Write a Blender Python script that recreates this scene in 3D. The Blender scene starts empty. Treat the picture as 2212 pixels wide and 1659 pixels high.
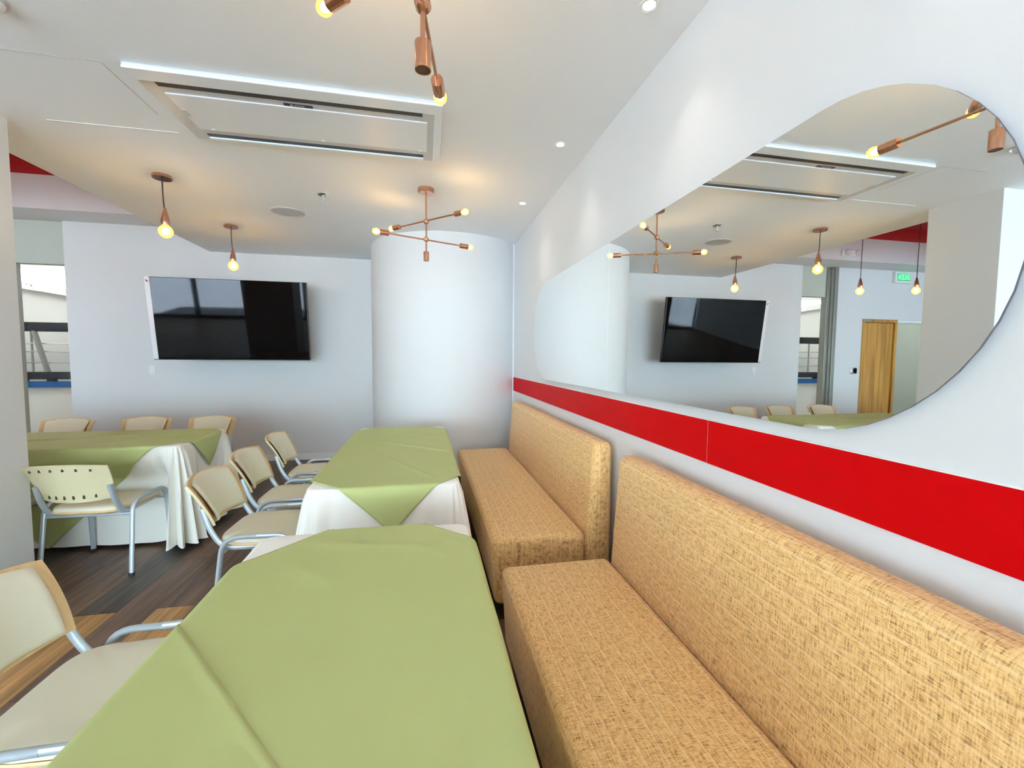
import bpy, bmesh, math, random
from mathutils import Vector, Matrix
random.seed(7)
sc = bpy.context.scene
COL = sc.collection
PI = math.pi

# ------------------------------------------------------------------ camera
cam_d = bpy.data.cameras.new('camera')
cam = bpy.data.objects.new('camera', cam_d); COL.objects.link(cam)
cam_d.sensor_fit = 'HORIZONTAL'; cam_d.sensor_width = 36.0
cam_d.lens = 920.9 / 2212 * 36; cam_d.clip_start = 0.02; cam_d.clip_end = 200
F = Vector((0.200418, 0.977801, -0.06113)).normalized()
R = Vector((0.979696, -0.200364, 0.007085)).normalized()
U = R.cross(F).normalized()
M = Matrix((R, U, -F)).transposed().to_4x4(); M.translation = (0, 0, 1.38)
cam.matrix_world = M
sc.camera = cam

# ------------------------------------------------------------------ view and daylight
sc.view_settings.view_transform = 'Standard'
sc.view_settings.look = 'None'
sc.view_settings.gamma = 1
sc.view_settings.use_curve_mapping = False
sc.view_settings.exposure = 0.56
world = bpy.data.worlds.new('world'); sc.world = world; world.use_nodes = True
wn = world.node_tree.nodes; wl = world.node_tree.links
wn['Background'].inputs[0].default_value = (0.80, 0.90, 1.0, 1)
wn['Background'].inputs[1].default_value = 6.5
sc.cycles.max_bounces = 10; sc.cycles.diffuse_bounces = 6; sc.cycles.glossy_bounces = 6
sc.cycles.transparent_max_bounces = 12
sc.cycles.use_denoising = True
sc.cycles.sample_clamp_indirect = 8

def light(name, kind, loc, energy, color=(1, 1, 1), rot=(0, 0, 0), parent=None, **kw):
    d = bpy.data.lights.new(name, kind); d.energy = energy; d.color = color
    for k, v in kw.items():
        if k == 'portal': d.cycles.is_portal = v
        else: setattr(d, k, v)
    o = bpy.data.objects.new(name, d); COL.objects.link(o); o.location = loc; o.rotation_euler = rot
    if parent: o.parent = parent
    return o
XL0 = -9.0
YW = -4.6                                   # plane of the invented shop front behind the camera
light('sun', 'SUN', (0, 0, 8), 165, (0.92, 0.97, 1), (math.radians(-38), 0, 0), angle=math.radians(1))
light('window_portal', 'AREA', (-4.0, YW - 0.12, 1.35), 1, rot=(PI / 2, 0, 0), shape='RECTANGLE', size=10.0, size_y=2.5, portal=True)
light('hall_fill', 'AREA', (-7.0, 7.6, 3.2), 26, (1, 0.97, 0.92), (0, 0, 0), shape='RECTANGLE', size=2.5, size_y=1.2)  # unseen fill lamp added under the hall ceiling to brighten the hall

# ------------------------------------------------------------------ materials
def mat(name, col, rough=0.6, metal=0.0, spec=0.5, emit=None, es=0.0, noise=None, bump=None, sheen=0.0):
    m = bpy.data.materials.new(name); m.use_nodes = True
    nt = m.node_tree; b = nt.nodes['Principled BSDF']
    b.inputs['Base Color'].default_value = (*col, 1); b.inputs['Roughness'].default_value = rough
    b.inputs['Metallic'].default_value = metal; b.inputs['Specular IOR Level'].default_value = spec
    if sheen: b.inputs['Sheen Weight'].default_value = sheen
    if emit: b.inputs['Emission Color'].default_value = (*emit, 1); b.inputs['Emission Strength'].default_value = es
    tc = nt.nodes.new('ShaderNodeTexCoord')
    if noise:
        sx, sy, sz, amt = noise
        mp = nt.nodes.new('ShaderNodeMapping'); mp.inputs['Scale'].default_value = (sx, sy, sz)
        nt.links.new(tc.outputs['Object'], mp.inputs[0])
        n = nt.nodes.new('ShaderNodeTexNoise'); n.inputs['Scale'].default_value = 1; n.inputs['Detail'].default_value = 4
        nt.links.new(mp.outputs[0], n.inputs[0])
        mx = nt.nodes.new('ShaderNodeMix'); mx.data_type = 'RGBA'
        mx.inputs[6].default_value = tuple(c * (1 - amt) for c in col) + (1,)
        mx.inputs[7].default_value = tuple(min(1, c * (1 + amt)) for c in col) + (1,)
        nt.links.new(n.outputs[0], mx.inputs[0]); nt.links.new(mx.outputs[2], b.inputs['Base Color'])
    if bump:
        s, st, dist = bump
        n2 = nt.nodes.new('ShaderNodeTexNoise'); n2.inputs['Scale'].default_value = s; n2.inputs['Detail'].default_value = 3
        nt.links.new(tc.outputs['Object'], n2.inputs[0])
        bp = nt.nodes.new('ShaderNodeBump'); bp.inputs['Strength'].default_value = st; bp.inputs['Distance'].default_value = dist
        nt.links.new(n2.outputs[0], bp.inputs['Height']); nt.links.new(bp.outputs[0], b.inputs['Normal'])
    return m

def mathn(nt, op, a, b=None, c=None):
    n = nt.nodes.new('ShaderNodeMath'); n.operation = op
    for i, v in enumerate((a, b, c)):
        if v is None: continue
        if isinstance(v, (int, float)): n.inputs[i].default_value = v
        else: nt.links.new(v, n.inputs[i])
    return n.outputs[0]

def mixc(nt, fac, a, b):
    n = nt.nodes.new('ShaderNodeMix'); n.data_type = 'RGBA'
    for i, v in ((0, fac), (6, a), (7, b)):
        if isinstance(v, (int, float)): n.inputs[i].default_value = v
        elif isinstance(v, tuple): n.inputs[i].default_value = (*v, 1)
        else: nt.links.new(v, n.inputs[i])
    return n.outputs[2]

def stretched(nt, src, scale, detail=3):
    mp = nt.nodes.new('ShaderNodeMapping'); mp.inputs['Scale'].default_value = scale
    nt.links.new(src, mp.inputs[0])
    n = nt.nodes.new('ShaderNodeTexNoise'); n.inputs['Scale'].default_value = 1; n.inputs['Detail'].default_value = detail
    nt.links.new(mp.outputs[0], n.inputs[0]); return n.outputs[0]

def fabric(name, axis):
    """tan woven upholstery: fine slubs both ways and thin pale ribs about 5 cm apart along the bench"""
    m = bpy.data.materials.new(name); m.use_nodes = True; nt = m.node_tree; b = nt.nodes['Principled BSDF']
    tc = nt.nodes.new('ShaderNodeTexCoord').outputs['Object']
    sp = nt.nodes.new('ShaderNodeSeparateXYZ'); nt.links.new(tc, sp.inputs[0])
    a = stretched(nt, tc, (330, 38, 330)); c = stretched(nt, tc, (48, 330, 48))
    d = stretched(nt, tc, (30, 6, 30))
    big = stretched(nt, tc, (150, 150, 150), 2)
    s = mathn(nt, 'MULTIPLY', mathn(nt, 'ADD', a, c), 0.5)
    rm = nt.nodes.new('ShaderNodeValToRGB'); nt.links.new(s, rm.inputs[0])
    e = rm.color_ramp.elements
    e[0].position = 0.35; e[0].color = (0.20, 0.085, 0.02, 1)
    e[1].position = 0.60; e[1].color = (0.82, 0.53, 0.235, 1)
    x = e.new(0.435); x.color = (0.56, 0.31, 0.105, 1)
    x = e.new(0.50); x.color = (0.70, 0.42, 0.155, 1)
    ge = nt.nodes.new('ShaderNodeNewGeometry'); sn = nt.nodes.new('ShaderNodeSeparateXYZ'); nt.links.new(ge.outputs['Normal'], sn.inputs[0])
    side = mathn(nt, 'GREATER_THAN', mathn(nt, 'ABSOLUTE', sn.outputs[0]), 0.72)
    cc = mathn(nt, 'ADD', mathn(nt, 'MULTIPLY', sp.outputs[2], side), mathn(nt, 'MULTIPLY', sp.outputs[0], mathn(nt, 'SUBTRACT', 1, side)))
    w = mathn(nt, 'ADD', cc, mathn(nt, 'MULTIPLY', d, 0.006))
    fr = mathn(nt, 'FRACT', mathn(nt, 'DIVIDE', w, 0.052))
    line = mathn(nt, 'LESS_THAN', mathn(nt, 'ABSOLUTE', mathn(nt, 'SUBTRACT', fr, 0.5)), 0.055)
    dk = mathn(nt, 'LESS_THAN', mathn(nt, 'ABSOLUTE', mathn(nt, 'SUBTRACT', fr, 0.62)), 0.05)
    col = mixc(nt, mathn(nt, 'MULTIPLY', line, 0.40), rm.outputs[0], (0.90, 0.62, 0.32))
    col = mixc(nt, mathn(nt, 'MULTIPLY', dk, 0.18), col, (0.33, 0.18, 0.06))
    blot = nt.nodes.new('ShaderNodeMapRange'); nt.links.new(big, blot.inputs[0])
    blot.inputs[1].default_value = 0.62; blot.inputs[2].default_value = 0.72; blot.inputs[4].default_value = 0.55
    col = mixc(nt, blot.outputs[0], col, (0.28, 0.15, 0.05))
    nt.links.new(col, b.inputs['Base Color'])
    b.inputs['Roughness'].default_value = 0.62; b.inputs['Specular IOR Level'].default_value = 0.35
    b.inputs['Sheen Weight'].default_value = 0.15
    wr = stretched(nt, tc, (5, 16, 5), 2)
    h = mathn(nt, 'ADD', mathn(nt, 'MULTIPLY', s, 0.12), mathn(nt, 'MULTIPLY', wr, 0.9))
    bp = nt.nodes.new('ShaderNodeBump'); bp.inputs['Strength'].default_value = 0.35; bp.inputs['Distance'].default_value = 0.012
    nt.links.new(h, bp.inputs['Height']); nt.links.new(bp.outputs[0], b.inputs['Normal'])
    return m

def floor_mat():
    m = bpy.data.materials.new('vinyl_plank_floor'); m.use_nodes = True; nt = m.node_tree; b = nt.nodes['Principled BSDF']
    tc = nt.nodes.new('ShaderNodeTexCoord').outputs['Object']
    sp = nt.nodes.new('ShaderNodeSeparateXYZ'); nt.links.new(tc, sp.inputs[0])
    X, Y = sp.outputs[0], sp.outputs[1]
    kx = mathn(nt, 'DIVIDE', mathn(nt, 'ADD', X, 1.82 + 19), 0.19)
    k = mathn(nt, 'FLOOR', kx)
    par = mathn(nt, 'MODULO', k, 2)              # 100 columns of offset: column at x=-1.82 is even
    st = mathn(nt, 'MULTIPLY', mathn(nt, 'COMPARE', mathn(nt, 'MODULO', k, 3), 2, 0.1), 0.61)
    ky = mathn(nt, 'DIVIDE', mathn(nt, 'ADD', mathn(nt, 'ADD', Y, st), -2.59 + 12.28), 1.228)
    r = mathn(nt, 'FLOOR', ky)
    cmb = nt.nodes.new('ShaderNodeCombineXYZ'); nt.links.new(k, cmb.inputs[0]); nt.links.new(r, cmb.inputs[1])
    wn_ = nt.nodes.new('ShaderNodeTexWhiteNoise'); wn_.noise_dimensions = '2D'; nt.links.new(cmb.outputs[0], wn_.inputs[0])
    rv = wn_.outputs[0]
    off = nt.nodes.new('ShaderNodeVectorMath'); off.operation = 'ADD'
    sc_ = nt.nodes.new('ShaderNodeVectorMath'); sc_.operation = 'SCALE'; nt.links.new(wn_.outputs[1], sc_.inputs[0]); sc_.inputs[3].default_value = 9
    nt.links.new(tc, off.inputs[0]); nt.links.new(sc_.outputs[0], off.inputs[1])
    g1 = stretched(nt, off.outputs[0], (38, 2.2, 1), 6); g2 = stretched(nt, off.outputs[0], (9, 0.8, 1), 3)
    rm = nt.nodes.new('ShaderNodeValToRGB'); rm.color_ramp.interpolation = 'CONSTANT'
    nt.links.new(rv, rm.inputs[0]); e = rm.color_ramp.elements
    e[0].position = 0; e[0].color = (0.105, 0.060, 0.040, 1)
    e[1].position = 0.45; e[1].color = (0.058, 0.047, 0.037, 1)
    x = e.new(0.75); x.color = (0.140, 0.082, 0.053, 1)
    south = mathn(nt, 'LESS_THAN', Y, 2.59)
    tan = mathn(nt, 'MULTIPLY', south, mathn(nt, 'COMPARE', par, 0, 0.1))
    tan = mathn(nt, 'MULTIPLY', tan, mathn(nt, 'LESS_THAN', X, -0.9))
    col = mixc(nt, tan, rm.outputs[0], (0.34, 0.175, 0.06))
    gr = nt.nodes.new('ShaderNodeMapRange'); nt.links.new(mathn(nt, 'MULTIPLY', mathn(nt, 'ADD', g1, g2), 0.5), gr.inputs[0])
    gr.inputs[1].default_value = 0.34; gr.inputs[2].default_value = 0.66; gr.inputs[3].default_value = 0.45; gr.inputs[4].default_value = 1.9
    gv = nt.nodes.new('ShaderNodeVectorMath'); gv.operation = 'SCALE'
    nt.links.new(col, gv.inputs[0]); nt.links.new(gr.outputs[0], gv.inputs[3])
    gx = mathn(nt, 'LESS_THAN', mathn(nt, 'ABSOLUTE', mathn(nt, 'SUBTRACT', mathn(nt, 'FRACT', kx), 0.5)), 0.492)
    gy = mathn(nt, 'LESS_THAN', mathn(nt, 'ABSOLUTE', mathn(nt, 'SUBTRACT', mathn(nt, 'FRACT', ky), 0.5)), 0.4985)
    fin = mixc(nt, mathn(nt, 'MULTIPLY', gx, gy), (0.02, 0.015, 0.01), gv.outputs[0])
    nt.links.new(fin, b.inputs['Base Color']); b.inputs['Roughness'].default_value = 0.42; b.inputs['Specular IOR Level'].default_value = 0.4
    return m

def wood_mat(name, c1, c2, sx, sy, sz, rough=0.45):
    m = bpy.data.materials.new(name); m.use_nodes = True; nt = m.node_tree; b = nt.nodes['Principled BSDF']
    tc = nt.nodes.new('ShaderNodeTexCoord').outputs['Object']
    g = stretched(nt, tc, (sx, sy, sz), 5)
    mr = nt.nodes.new('ShaderNodeMapRange'); nt.links.new(g, mr.inputs[0]); mr.inputs[1].default_value = 0.35; mr.inputs[2].default_value = 0.65
    nt.links.new(mixc(nt, mr.outputs[0], c1, c2), b.inputs['Base Color']); b.inputs['Roughness'].default_value = rough
    return m

def glass_mat(name, tint=(0.96, 0.98, 0.98), refl=0.06):
    m = bpy.data.materials.new(name); m.use_nodes = True; nt = m.node_tree; nt.nodes.clear()
    o = nt.nodes.new('ShaderNodeOutputMaterial'); t = nt.nodes.new('ShaderNodeBsdfTransparent'); t.inputs[0].default_value = (*tint, 1)
    g = nt.nodes.new('ShaderNodeBsdfGlossy'); g.inputs['Roughness'].default_value = 0.01
    mx = nt.nodes.new('ShaderNodeMixShader'); mx.inputs[0].default_value = refl
    nt.links.new(t.outputs[0], mx.inputs[1]); nt.links.new(g.outputs[0], mx.inputs[2]); nt.links.new(mx.outputs[0], o.inputs[0])
    return m

def bulb_glass():
    m = bpy.data.materials.new('amber_bulb_glass'); m.use_nodes = True; nt = m.node_tree; nt.nodes.clear()
    o = nt.nodes.new('ShaderNodeOutputMaterial'); t = nt.nodes.new('ShaderNodeBsdfTransparent'); t.inputs[0].default_value = (1, 0.86, 0.55, 1)
    e = nt.nodes.new('ShaderNodeEmission'); e.inputs[0].default_value = (1, 0.52, 0.11, 1); e.inputs[1].default_value = 2.6
    mx = nt.nodes.new('ShaderNodeMixShader'); mx.inputs[0].default_value = 0.45
    nt.links.new(t.outputs[0], mx.inputs[1]); nt.links.new(e.outputs[0], mx.inputs[2]); nt.links.new(mx.outputs[0], o.inputs[0])
    return m

MT = dict(
    wall=mat('white_wall_paint', (0.76, 0.76, 0.765), 0.55, noise=(1.3, 1.3, 1.3, 0.012), bump=(160, 0.06, 0.002)),
    ceil=mat('white_ceiling_paint', (0.91, 0.935, 0.96), 0.8, noise=(1.1, 1.1, 1.1, 0.012)),
    beige=mat('beige_header_paint', (0.52, 0.53, 0.46), 0.7),
    red=mat('red_band_laminate', (0.40, 0.0, 0.001), 0.5, spec=0.06, noise=(2, 2, 2, 0.02)),
    redc=mat('red_ceiling_paint', (0.42, 0.006, 0.008), 0.6),
    mirror=mat('mirror_silver', (0.93, 0.96, 0.945), 0.0, metal=1.0),
    medge=mat('mirror_dark_edge', (0.06, 0.05, 0.06), 0.4),
    trim=mat('white_trim_paint', (0.88, 0.89, 0.90), 0.4),
    seam=mat('joint_line', (0.45, 0.45, 0.45), 0.7), ridge=mat('white_ridge', (0.86, 0.86, 0.85), 0.6),
    floor=floor_mat(),
    seat_x=fabric('tan_weave_seat', 0), seat_z=fabric('tan_weave_back', 2),
    plinth=mat('dark_plinth', (0.03, 0.024, 0.02), 0.6),
    white_cloth=mat('ivory_tablecloth', (0.93, 0.91, 0.84), 0.75, bump=(30, 0.12, 0.004), sheen=0.2),
    green=mat('olive_green_satin', (0.465, 0.50, 0.205), 0.55, spec=0.15, noise=(3, 3, 3, 0.03), bump=(9, 0.10, 0.01)),
    copper=mat('brushed_copper', (0.52, 0.26, 0.155), 0.26, metal=1.0, noise=(60, 60, 6, 0.10)),
    copper_d=mat('dark_copper_inside', (0.10, 0.045, 0.02), 0.5, metal=0.6),
    cord=mat('dark_cord', (0.035, 0.02, 0.02), 0.7),
    bulbg=bulb_glass(), bulbf=mat('glowing_filament', (1, 0.9, 0.7), 0.5, emit=(1, 0.68, 0.34), es=200),
    bulbs=mat('glowing_small_filament', (1, 0.9, 0.7), 0.5, emit=(1, 0.72, 0.42), es=170),
    led=mat('downlight_glow', (1, 1, 1), 0.5, emit=(1, 0.96, 0.9), es=14),
    pad=mat('cream_vinyl', (0.74, 0.69, 0.54), 0.55, spec=0.3, noise=(5, 5, 5, 0.03), bump=(500, 0.08, 0.001)),
    shell=wood_mat('tan_shell', (0.62, 0.41, 0.19), (0.72, 0.50, 0.26), 40, 3, 3),
    shell_b=mat('cream_plastic_back', (0.66, 0.58, 0.36), 0.5, noise=(4, 4, 4, 0.03)),
    slot=mat('dark_slot', (0.03, 0.022, 0.015), 0.8),
    tube=mat('silver_grey_tube', (0.50, 0.56, 0.61), 0.34, metal=0.35),
    rubber=mat('black_rubber', (0.02, 0.02, 0.02), 0.7),
    screen=mat('tv_black_glass', (0.002, 0.002, 0.0025), 0.035, spec=0.12),
    tvbody=mat('tv_black_plastic', (0.02, 0.02, 0.022), 0.5),
    film=mat('pale_film', (0.86, 0.84, 0.88), 0.4),
    acw=mat('ac_white_plastic', (0.86, 0.90, 0.93), 0.35), acg=mat('ac_grey_plastic', (0.64, 0.65, 0.65), 0.4),
    acd=mat('ac_slot_dark', (0.045, 0.045, 0.055), 0.6),
    chrome=mat('chrome', (0.75, 0.75, 0.74), 0.18, metal=1.0),
    grey=mat('grey_aluminium', (0.30, 0.30, 0.27), 0.4, metal=0.5),
    speaker=mat('pale_grey_mesh', (0.55, 0.55, 0.56), 0.7),
    blackm=mat('black_metal', (0.010, 0.010, 0.012), 0.6, spec=0.15), blue=mat('blue_ledge', (0.004, 0.085, 0.30), 0.6, spec=0.2),
    door=wood_mat('honey_oak', (0.25, 0.105, 0.013), (0.44, 0.21, 0.036), 16, 16, 1.1),
    halo=mat('hall_white', (0.85, 0.84, 0.80), 0.7),
    glass=glass_mat('clear_glass', refl=0.02), frost=glass_mat('pale_glass', (0.80, 0.86, 0.80), 0.12),
    lens=mat('frosted_lens', (0.75, 0.72, 0.70), 0.3), exitg=mat('green_exit_letters', (0.1, 0.9, 0.3), 0.5, emit=(0.12, 1.0, 0.28), es=1.3),
    exitp=mat('green_exit_panel', (0.10, 0.42, 0.18), 0.5, emit=(0.15, 0.8, 0.3), es=0.10),
    asphalt=mat('pavement', (0.43, 0.48, 0.57), 0.9, noise=(2, 2, 2, 0.15)), teal=mat('teal_facade', (0.34, 0.42, 0.44), 0.7),
    darkwood=mat('table_laminate', (0.20, 0.16, 0.12), 0.5), navy=mat('navy_badge', (0.01, 0.01, 0.03), 0.4),
)

# grille of the air conditioner: fine ribs along its length
def grille_mat():
    m = bpy.data.materials.new('ac_grille'); m.use_nodes = True; nt = m.node_tree; b = nt.nodes['Principled BSDF']
    tc = nt.nodes.new('ShaderNodeTexCoord').outputs['Object']
    sp = nt.nodes.new('ShaderNodeSeparateXYZ'); nt.links.new(tc, sp.inputs[0])
    s = mathn(nt, 'SINE', mathn(nt, 'MULTIPLY', sp.outputs[1], 2 * PI / 0.0125))
    f = mathn(nt, 'MULTIPLY', mathn(nt, 'ADD', s, 1), 0.5)
    nt.links.new(mixc(nt, f, (0.80, 0.84, 0.88), (0.95, 0.96, 0.98)), b.inputs['Base Color']); b.inputs['Roughness'].default_value = 0.4
    return m
MT['grille'] = grille_mat()

# ------------------------------------------------------------------ object helpers
def text_mesh(name, body, size, m, parent, loc, rot, scale=(1, 1, 1), extrude=0.001, align='CENTER', space=1.0):
    fc = bpy.data.curves.new(name, 'FONT'); fc.body = body; fc.size = size; fc.extrude = extrude; fc.align_x = align; fc.align_y = 'CENTER'; fc.space_character = space
    tmp = bpy.data.objects.new(name + '_tmp', fc); COL.objects.link(tmp)
    me = bpy.data.meshes.new_from_object(tmp.evaluated_get(bpy.context.evaluated_depsgraph_get()))
    bpy.data.objects.remove(tmp); bpy.data.curves.remove(fc)
    me.materials.clear(); me.materials.append(MT[m]); me.name = name
    o = bpy.data.objects.new(name, me); COL.objects.link(o); o.parent = parent; o.location = loc; o.rotation_euler = rot; o.scale = scale
    return o

def obj(name, bm, m, parent=None, smooth=35, **props):
    me = bpy.data.meshes.new(name); bmesh.ops.recalc_face_normals(bm, faces=bm.faces[:]) if props.pop('recalc', True) else None
    bm.to_mesh(me); bm.free()
    for mm in (m if isinstance(m, (list, tuple)) else [m]): me.materials.append(MT[mm] if isinstance(mm, str) else mm)
    if smooth:
        for p in me.polygons: p.use_smooth = True
        me.set_sharp_from_angle(angle=math.radians(smooth))
    o = bpy.data.objects.new(name, me); COL.objects.link(o)
    if parent: o.parent = parent
    for k, v in props.items(): o[k] = v
    return o
def struct(name, bm, m, **kw): return obj(name, bm, m, kind='structure', **kw)
def thing(name, label, cat, loc=(0, 0, 0), rz=0, group=None):
    o = bpy.data.objects.new(name, None); COL.objects.link(o); o.location = loc; o.rotation_euler = (0, 0, rz); o.empty_display_size = 0.1
    o['label'] = label; o['category'] = cat
    if group: o['group'] = group
    return o
def tag(o, label, cat, group=None):
    o['label'] = label; o['category'] = cat
    if group: o['group'] = group
    return o
def dup(root, loc, rz, label, group=None):
    r = root.copy(); COL.objects.link(r); r.location = loc; r.rotation_euler = (0, 0, rz); r['label'] = label
    if group: r['group'] = group
    for ch in list(root.children):
        c = ch.copy(); COL.objects.link(c); c.parent = r
        for g in ch.children:
            d = g.copy(); COL.objects.link(d); d.parent = c
    return r

def box(bm, x0, x1, y0, y1, z0, z1, bev=0, seg=2, mi=0):
    r = bmesh.ops.create_cube(bm, size=1)
    vs = r['verts']
    bmesh.ops.scale(bm, verts=vs, vec=(x1 - x0, y1 - y0, z1 - z0)); bmesh.ops.translate(bm, verts=vs, vec=((x0 + x1) / 2, (y0 + y1) / 2, (z0 + z1) / 2))
    fs = set(f for v in vs for f in v.link_faces)
    for f in fs: f.material_index = mi
    if bev:
        es = set(e for v in vs for e in v.link_edges)
        bmesh.ops.bevel(bm, geom=list(es), offset=bev, segments=seg, affect='EDGES', profile=0.5, clamp_overlap=True)
    return bm
def B(*a, **k): return box(bmesh.new(), *a, **k)
def quad(bm, pts, mi=0):
    f = bm.faces.new([bm.verts.new(p) for p in pts]); f.material_index = mi; return bm
def lathe(bm, prof, n=24, c=(0, 0, 0), axis=None, mi=0):
    """profile of (radius, height) turned about the z axis or about `axis`"""
    rot = Vector((0, 0, 1)).rotation_difference(Vector(axis)).to_matrix() if axis else Matrix.Identity(3)
    c = Vector(c); rings = []
    for r, h in prof:
        if r < 1e-6: rings.append([bm.verts.new(c + rot @ Vector((0, 0, h)))])
        else: rings.append([bm.verts.new(c + rot @ Vector((r * math.cos(2 * PI * i / n), r * math.sin(2 * PI * i / n), h))) for i in range(n)])
    for a, b in zip(rings, rings[1:]):
        for i in range(n):
            j = (i + 1) % n
            if len(a) == 1 and len(b) == 1: continue
            if len(a) == 1: f = bm.faces.new((a[0], b[i], b[j]))
            elif len(b) == 1: f = bm.faces.new((a[i], a[j], b[0]))
            else: f = bm.faces.new((a[i], a[j], b[j], b[i]))
            f.material_index = mi
    for ring in (rings[0], rings[-1]):
        if len(ring) > 1: bm.faces.new(ring).material_index = mi
    return bm
def smoothpath(pts, n=6):
    P = [Vector(p) for p in pts]; P = [2 * P[0] - P[1]] + P + [2 * P[-1] - P[-2]]; out = []
    for i in range(1, len(P) - 2):
        p0, p1, p2, p3 = P[i - 1:i + 3]
        for k in range(n):
            t = k / n
            out.append(0.5 * ((2 * p1) + (p2 - p0) * t + (2 * p0 - 5 * p1 + 4 * p2 - p3) * t * t + (3 * p1 - p0 - 3 * p2 + p3) * t ** 3))
    out.append(P[-2]); return out
def bendpath(pts, r, n=5):
    """straight runs with rounded corners of radius r"""
    P = [Vector(p) for p in pts]; out = [P[0]]
    for i in range(1, len(P) - 1):
        a = (P[i - 1] - P[i]); b = (P[i + 1] - P[i]); rr = min(r, a.length * 0.49, b.length * 0.49)
        s = P[i] + a.normalized() * rr; e = P[i] + b.normalized() * rr
        for k in range(n + 1):
            t = k / n; out.append(s * (1 - t) ** 2 + P[i] * 2 * t * (1 - t) + e * t * t)
    out.append(P[-1]); return out
def tube(bm, path, r, n=10, r2=None, up=Vector((0.13, 0.07, 1)), mi=0):
    path = [Vector(p) for p in path]; rings = []; prev = None
    for i, p in enumerate(path):
        t = (path[min(i + 1, len(path) - 1)] - path[max(i - 1, 0)]).normalized()
        if prev is None: a = up.cross(t).normalized() if up.cross(t).length > 0.05 else Vector((1, 0, 0)).cross(t).normalized()
        else: a = (prev - t * prev.dot(t)).normalized()
        prev = a; b = t.cross(a)
        rings.append([bm.verts.new(p + a * r * math.cos(2 * PI * k / n) + b * (r2 or r) * math.sin(2 * PI * k / n)) for k in range(n)])
    for x, y in zip(rings, rings[1:]):
        for k in range(n):
            bm.faces.new((x[k], x[(k + 1) % n], y[(k + 1) % n], y[k])).material_index = mi
    bm.faces.new(rings[0]).material_index = mi; bm.faces.new(rings[-1]).material_index = mi
    return bm
def T(path, r, **k): return tube(bmesh.new(), path, r, **k)

# ------------------------------------------------------------------ the setting
W = 1.02; CZ = 2.683; YB = 6.083; XL = -9.0
struct('floor', B(XL, W + 0.15, YW - 0.1, 9.3, -0.1, 0), 'floor', smooth=0)
bm = B(-2.63, W + 0.15, YW, YB + 0.15, CZ, 3.6); box(bm, XL, -2.63, YW, 2.97, CZ, 3.6)
struct('ceiling', bm, 'ceil', smooth=0)
struct('ceiling_recess', B(XL, -2.63, 2.97, YB + 0.1, 3.52, 3.6), 'redc', smooth=0)
struct('beam', B(XL, -2.63, 5.63, YB, 2.952, 3.31), 'wall', smooth=0)
struct('beam_fascia', B(XL, -2.63, 5.65, YB, 3.31, 3.52), 'redc', smooth=0)
struct('wall_right', B(W, W + 0.15, YW, YB + 0.15, 0, CZ), 'wall', smooth=0)
struct('wall_left', B(XL - 0.15, XL, YW, 9.3, 0, 3.6), 'wall', smooth=0)
struct('wall_partition', B(-3.08, -2.268, 2.48, 2.97, 0, CZ), 'wall', smooth=0)
bm = bmesh.new(); y0, y1 = YB, YB + 0.15
for x0, x1, z0, z1 in ((-4.172, W, 0, 3.6), (-4.87, -4.172, 2.952, 3.6), (-5.44, -4.87, 0, 3.6), (-6.93, -5.44, 2.10, 3.6), (XL, -6.93, 0, 3.6)):
    box(bm, x0, x1, y0, y1, z0, z1)
struct('wall_back', bm, 'wall', smooth=0)
# round bay of wall beside the corner
cx, cy, cr = 0.285, 5.44, 0.905
a0 = math.acos(-1.0) ; pts = []
aR = -math.acos((W - cx) / cr)              # meets the right wall
a = PI + 0.0
pts.append((cx - cr, YB))
for i in range(41):
    t = PI + (2 * PI + aR - PI) * i / 40
    pts.append((cx + cr * math.cos(t), cy + cr * math.sin(t)))
bm = bmesh.new(); lo = [bm.verts.new((x, y, 0)) for x, y in pts]; hi = [bm.verts.new((x, y, CZ)) for x, y in pts]
for i in range(len(pts) - 1): bm.faces.new((lo[i], lo[i + 1], hi[i + 1], hi[i]))
c0 = bm.verts.new((W, YB, 0)); c1 = bm.verts.new((W, YB, CZ))
bm.faces.new((lo[-1], c0, c1, hi[-1]))
struct('wall_round', bm, 'wall')
struct('trim_1', B(W - 0.012, W - 0.001, 4.885, 4.905, 0, CZ), 'trim', smooth=0)
# baseboards
struct('baseboard_back', B(-4.17, cx - cr, YB - 0.012, YB, 0, 0.082, bev=0.003), 'trim', smooth=0)
bm = bmesh.new()
for i in range(1, len(pts) - 1):
    (xa, ya), (xb, yb) = pts[i], pts[i + 1]
    k = (cr + 0.012) / cr
    A = [((p - c) * k + c) for p, c in ((xa, cx), (ya, cy), (xb, cx), (yb, cy))]
    if A[2] > W - 0.02: break
    quad(bm, [(A[0], A[1], 0), (A[2], A[3], 0), (A[2], A[3], 0.082), (A[0], A[1], 0.082)]); quad(bm, [(A[0], A[1], 0.082), (A[2], A[3], 0.082), (xb, yb, 0.082), (xa, ya, 0.082)])
bmesh.ops.remove_doubles(bm, verts=bm.verts[:], dist=1e-4)
struct('baseboard_round', bm, 'trim')
# red band on the right wall, in panels with a thin joint
bm = bmesh.new()
for ya, yb in ((-2.5, -0.05), (-0.045, 1.3744), (1.3756, 4.88)): box(bm, W - 0.004, W, ya, yb, 0.999, 1.157)
struct('trim_2', bm, 'red', smooth=0)
struct('trim_5', B(W - 0.0038, W - 0.001, 1.3744, 1.3756, 0.999, 1.157), 'ridge', smooth=0)
struct('trim_3', B(W - 0.0055, W, -2.5, 4.88, 1.157, 1.1605), 'ridge', smooth=0)
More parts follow.
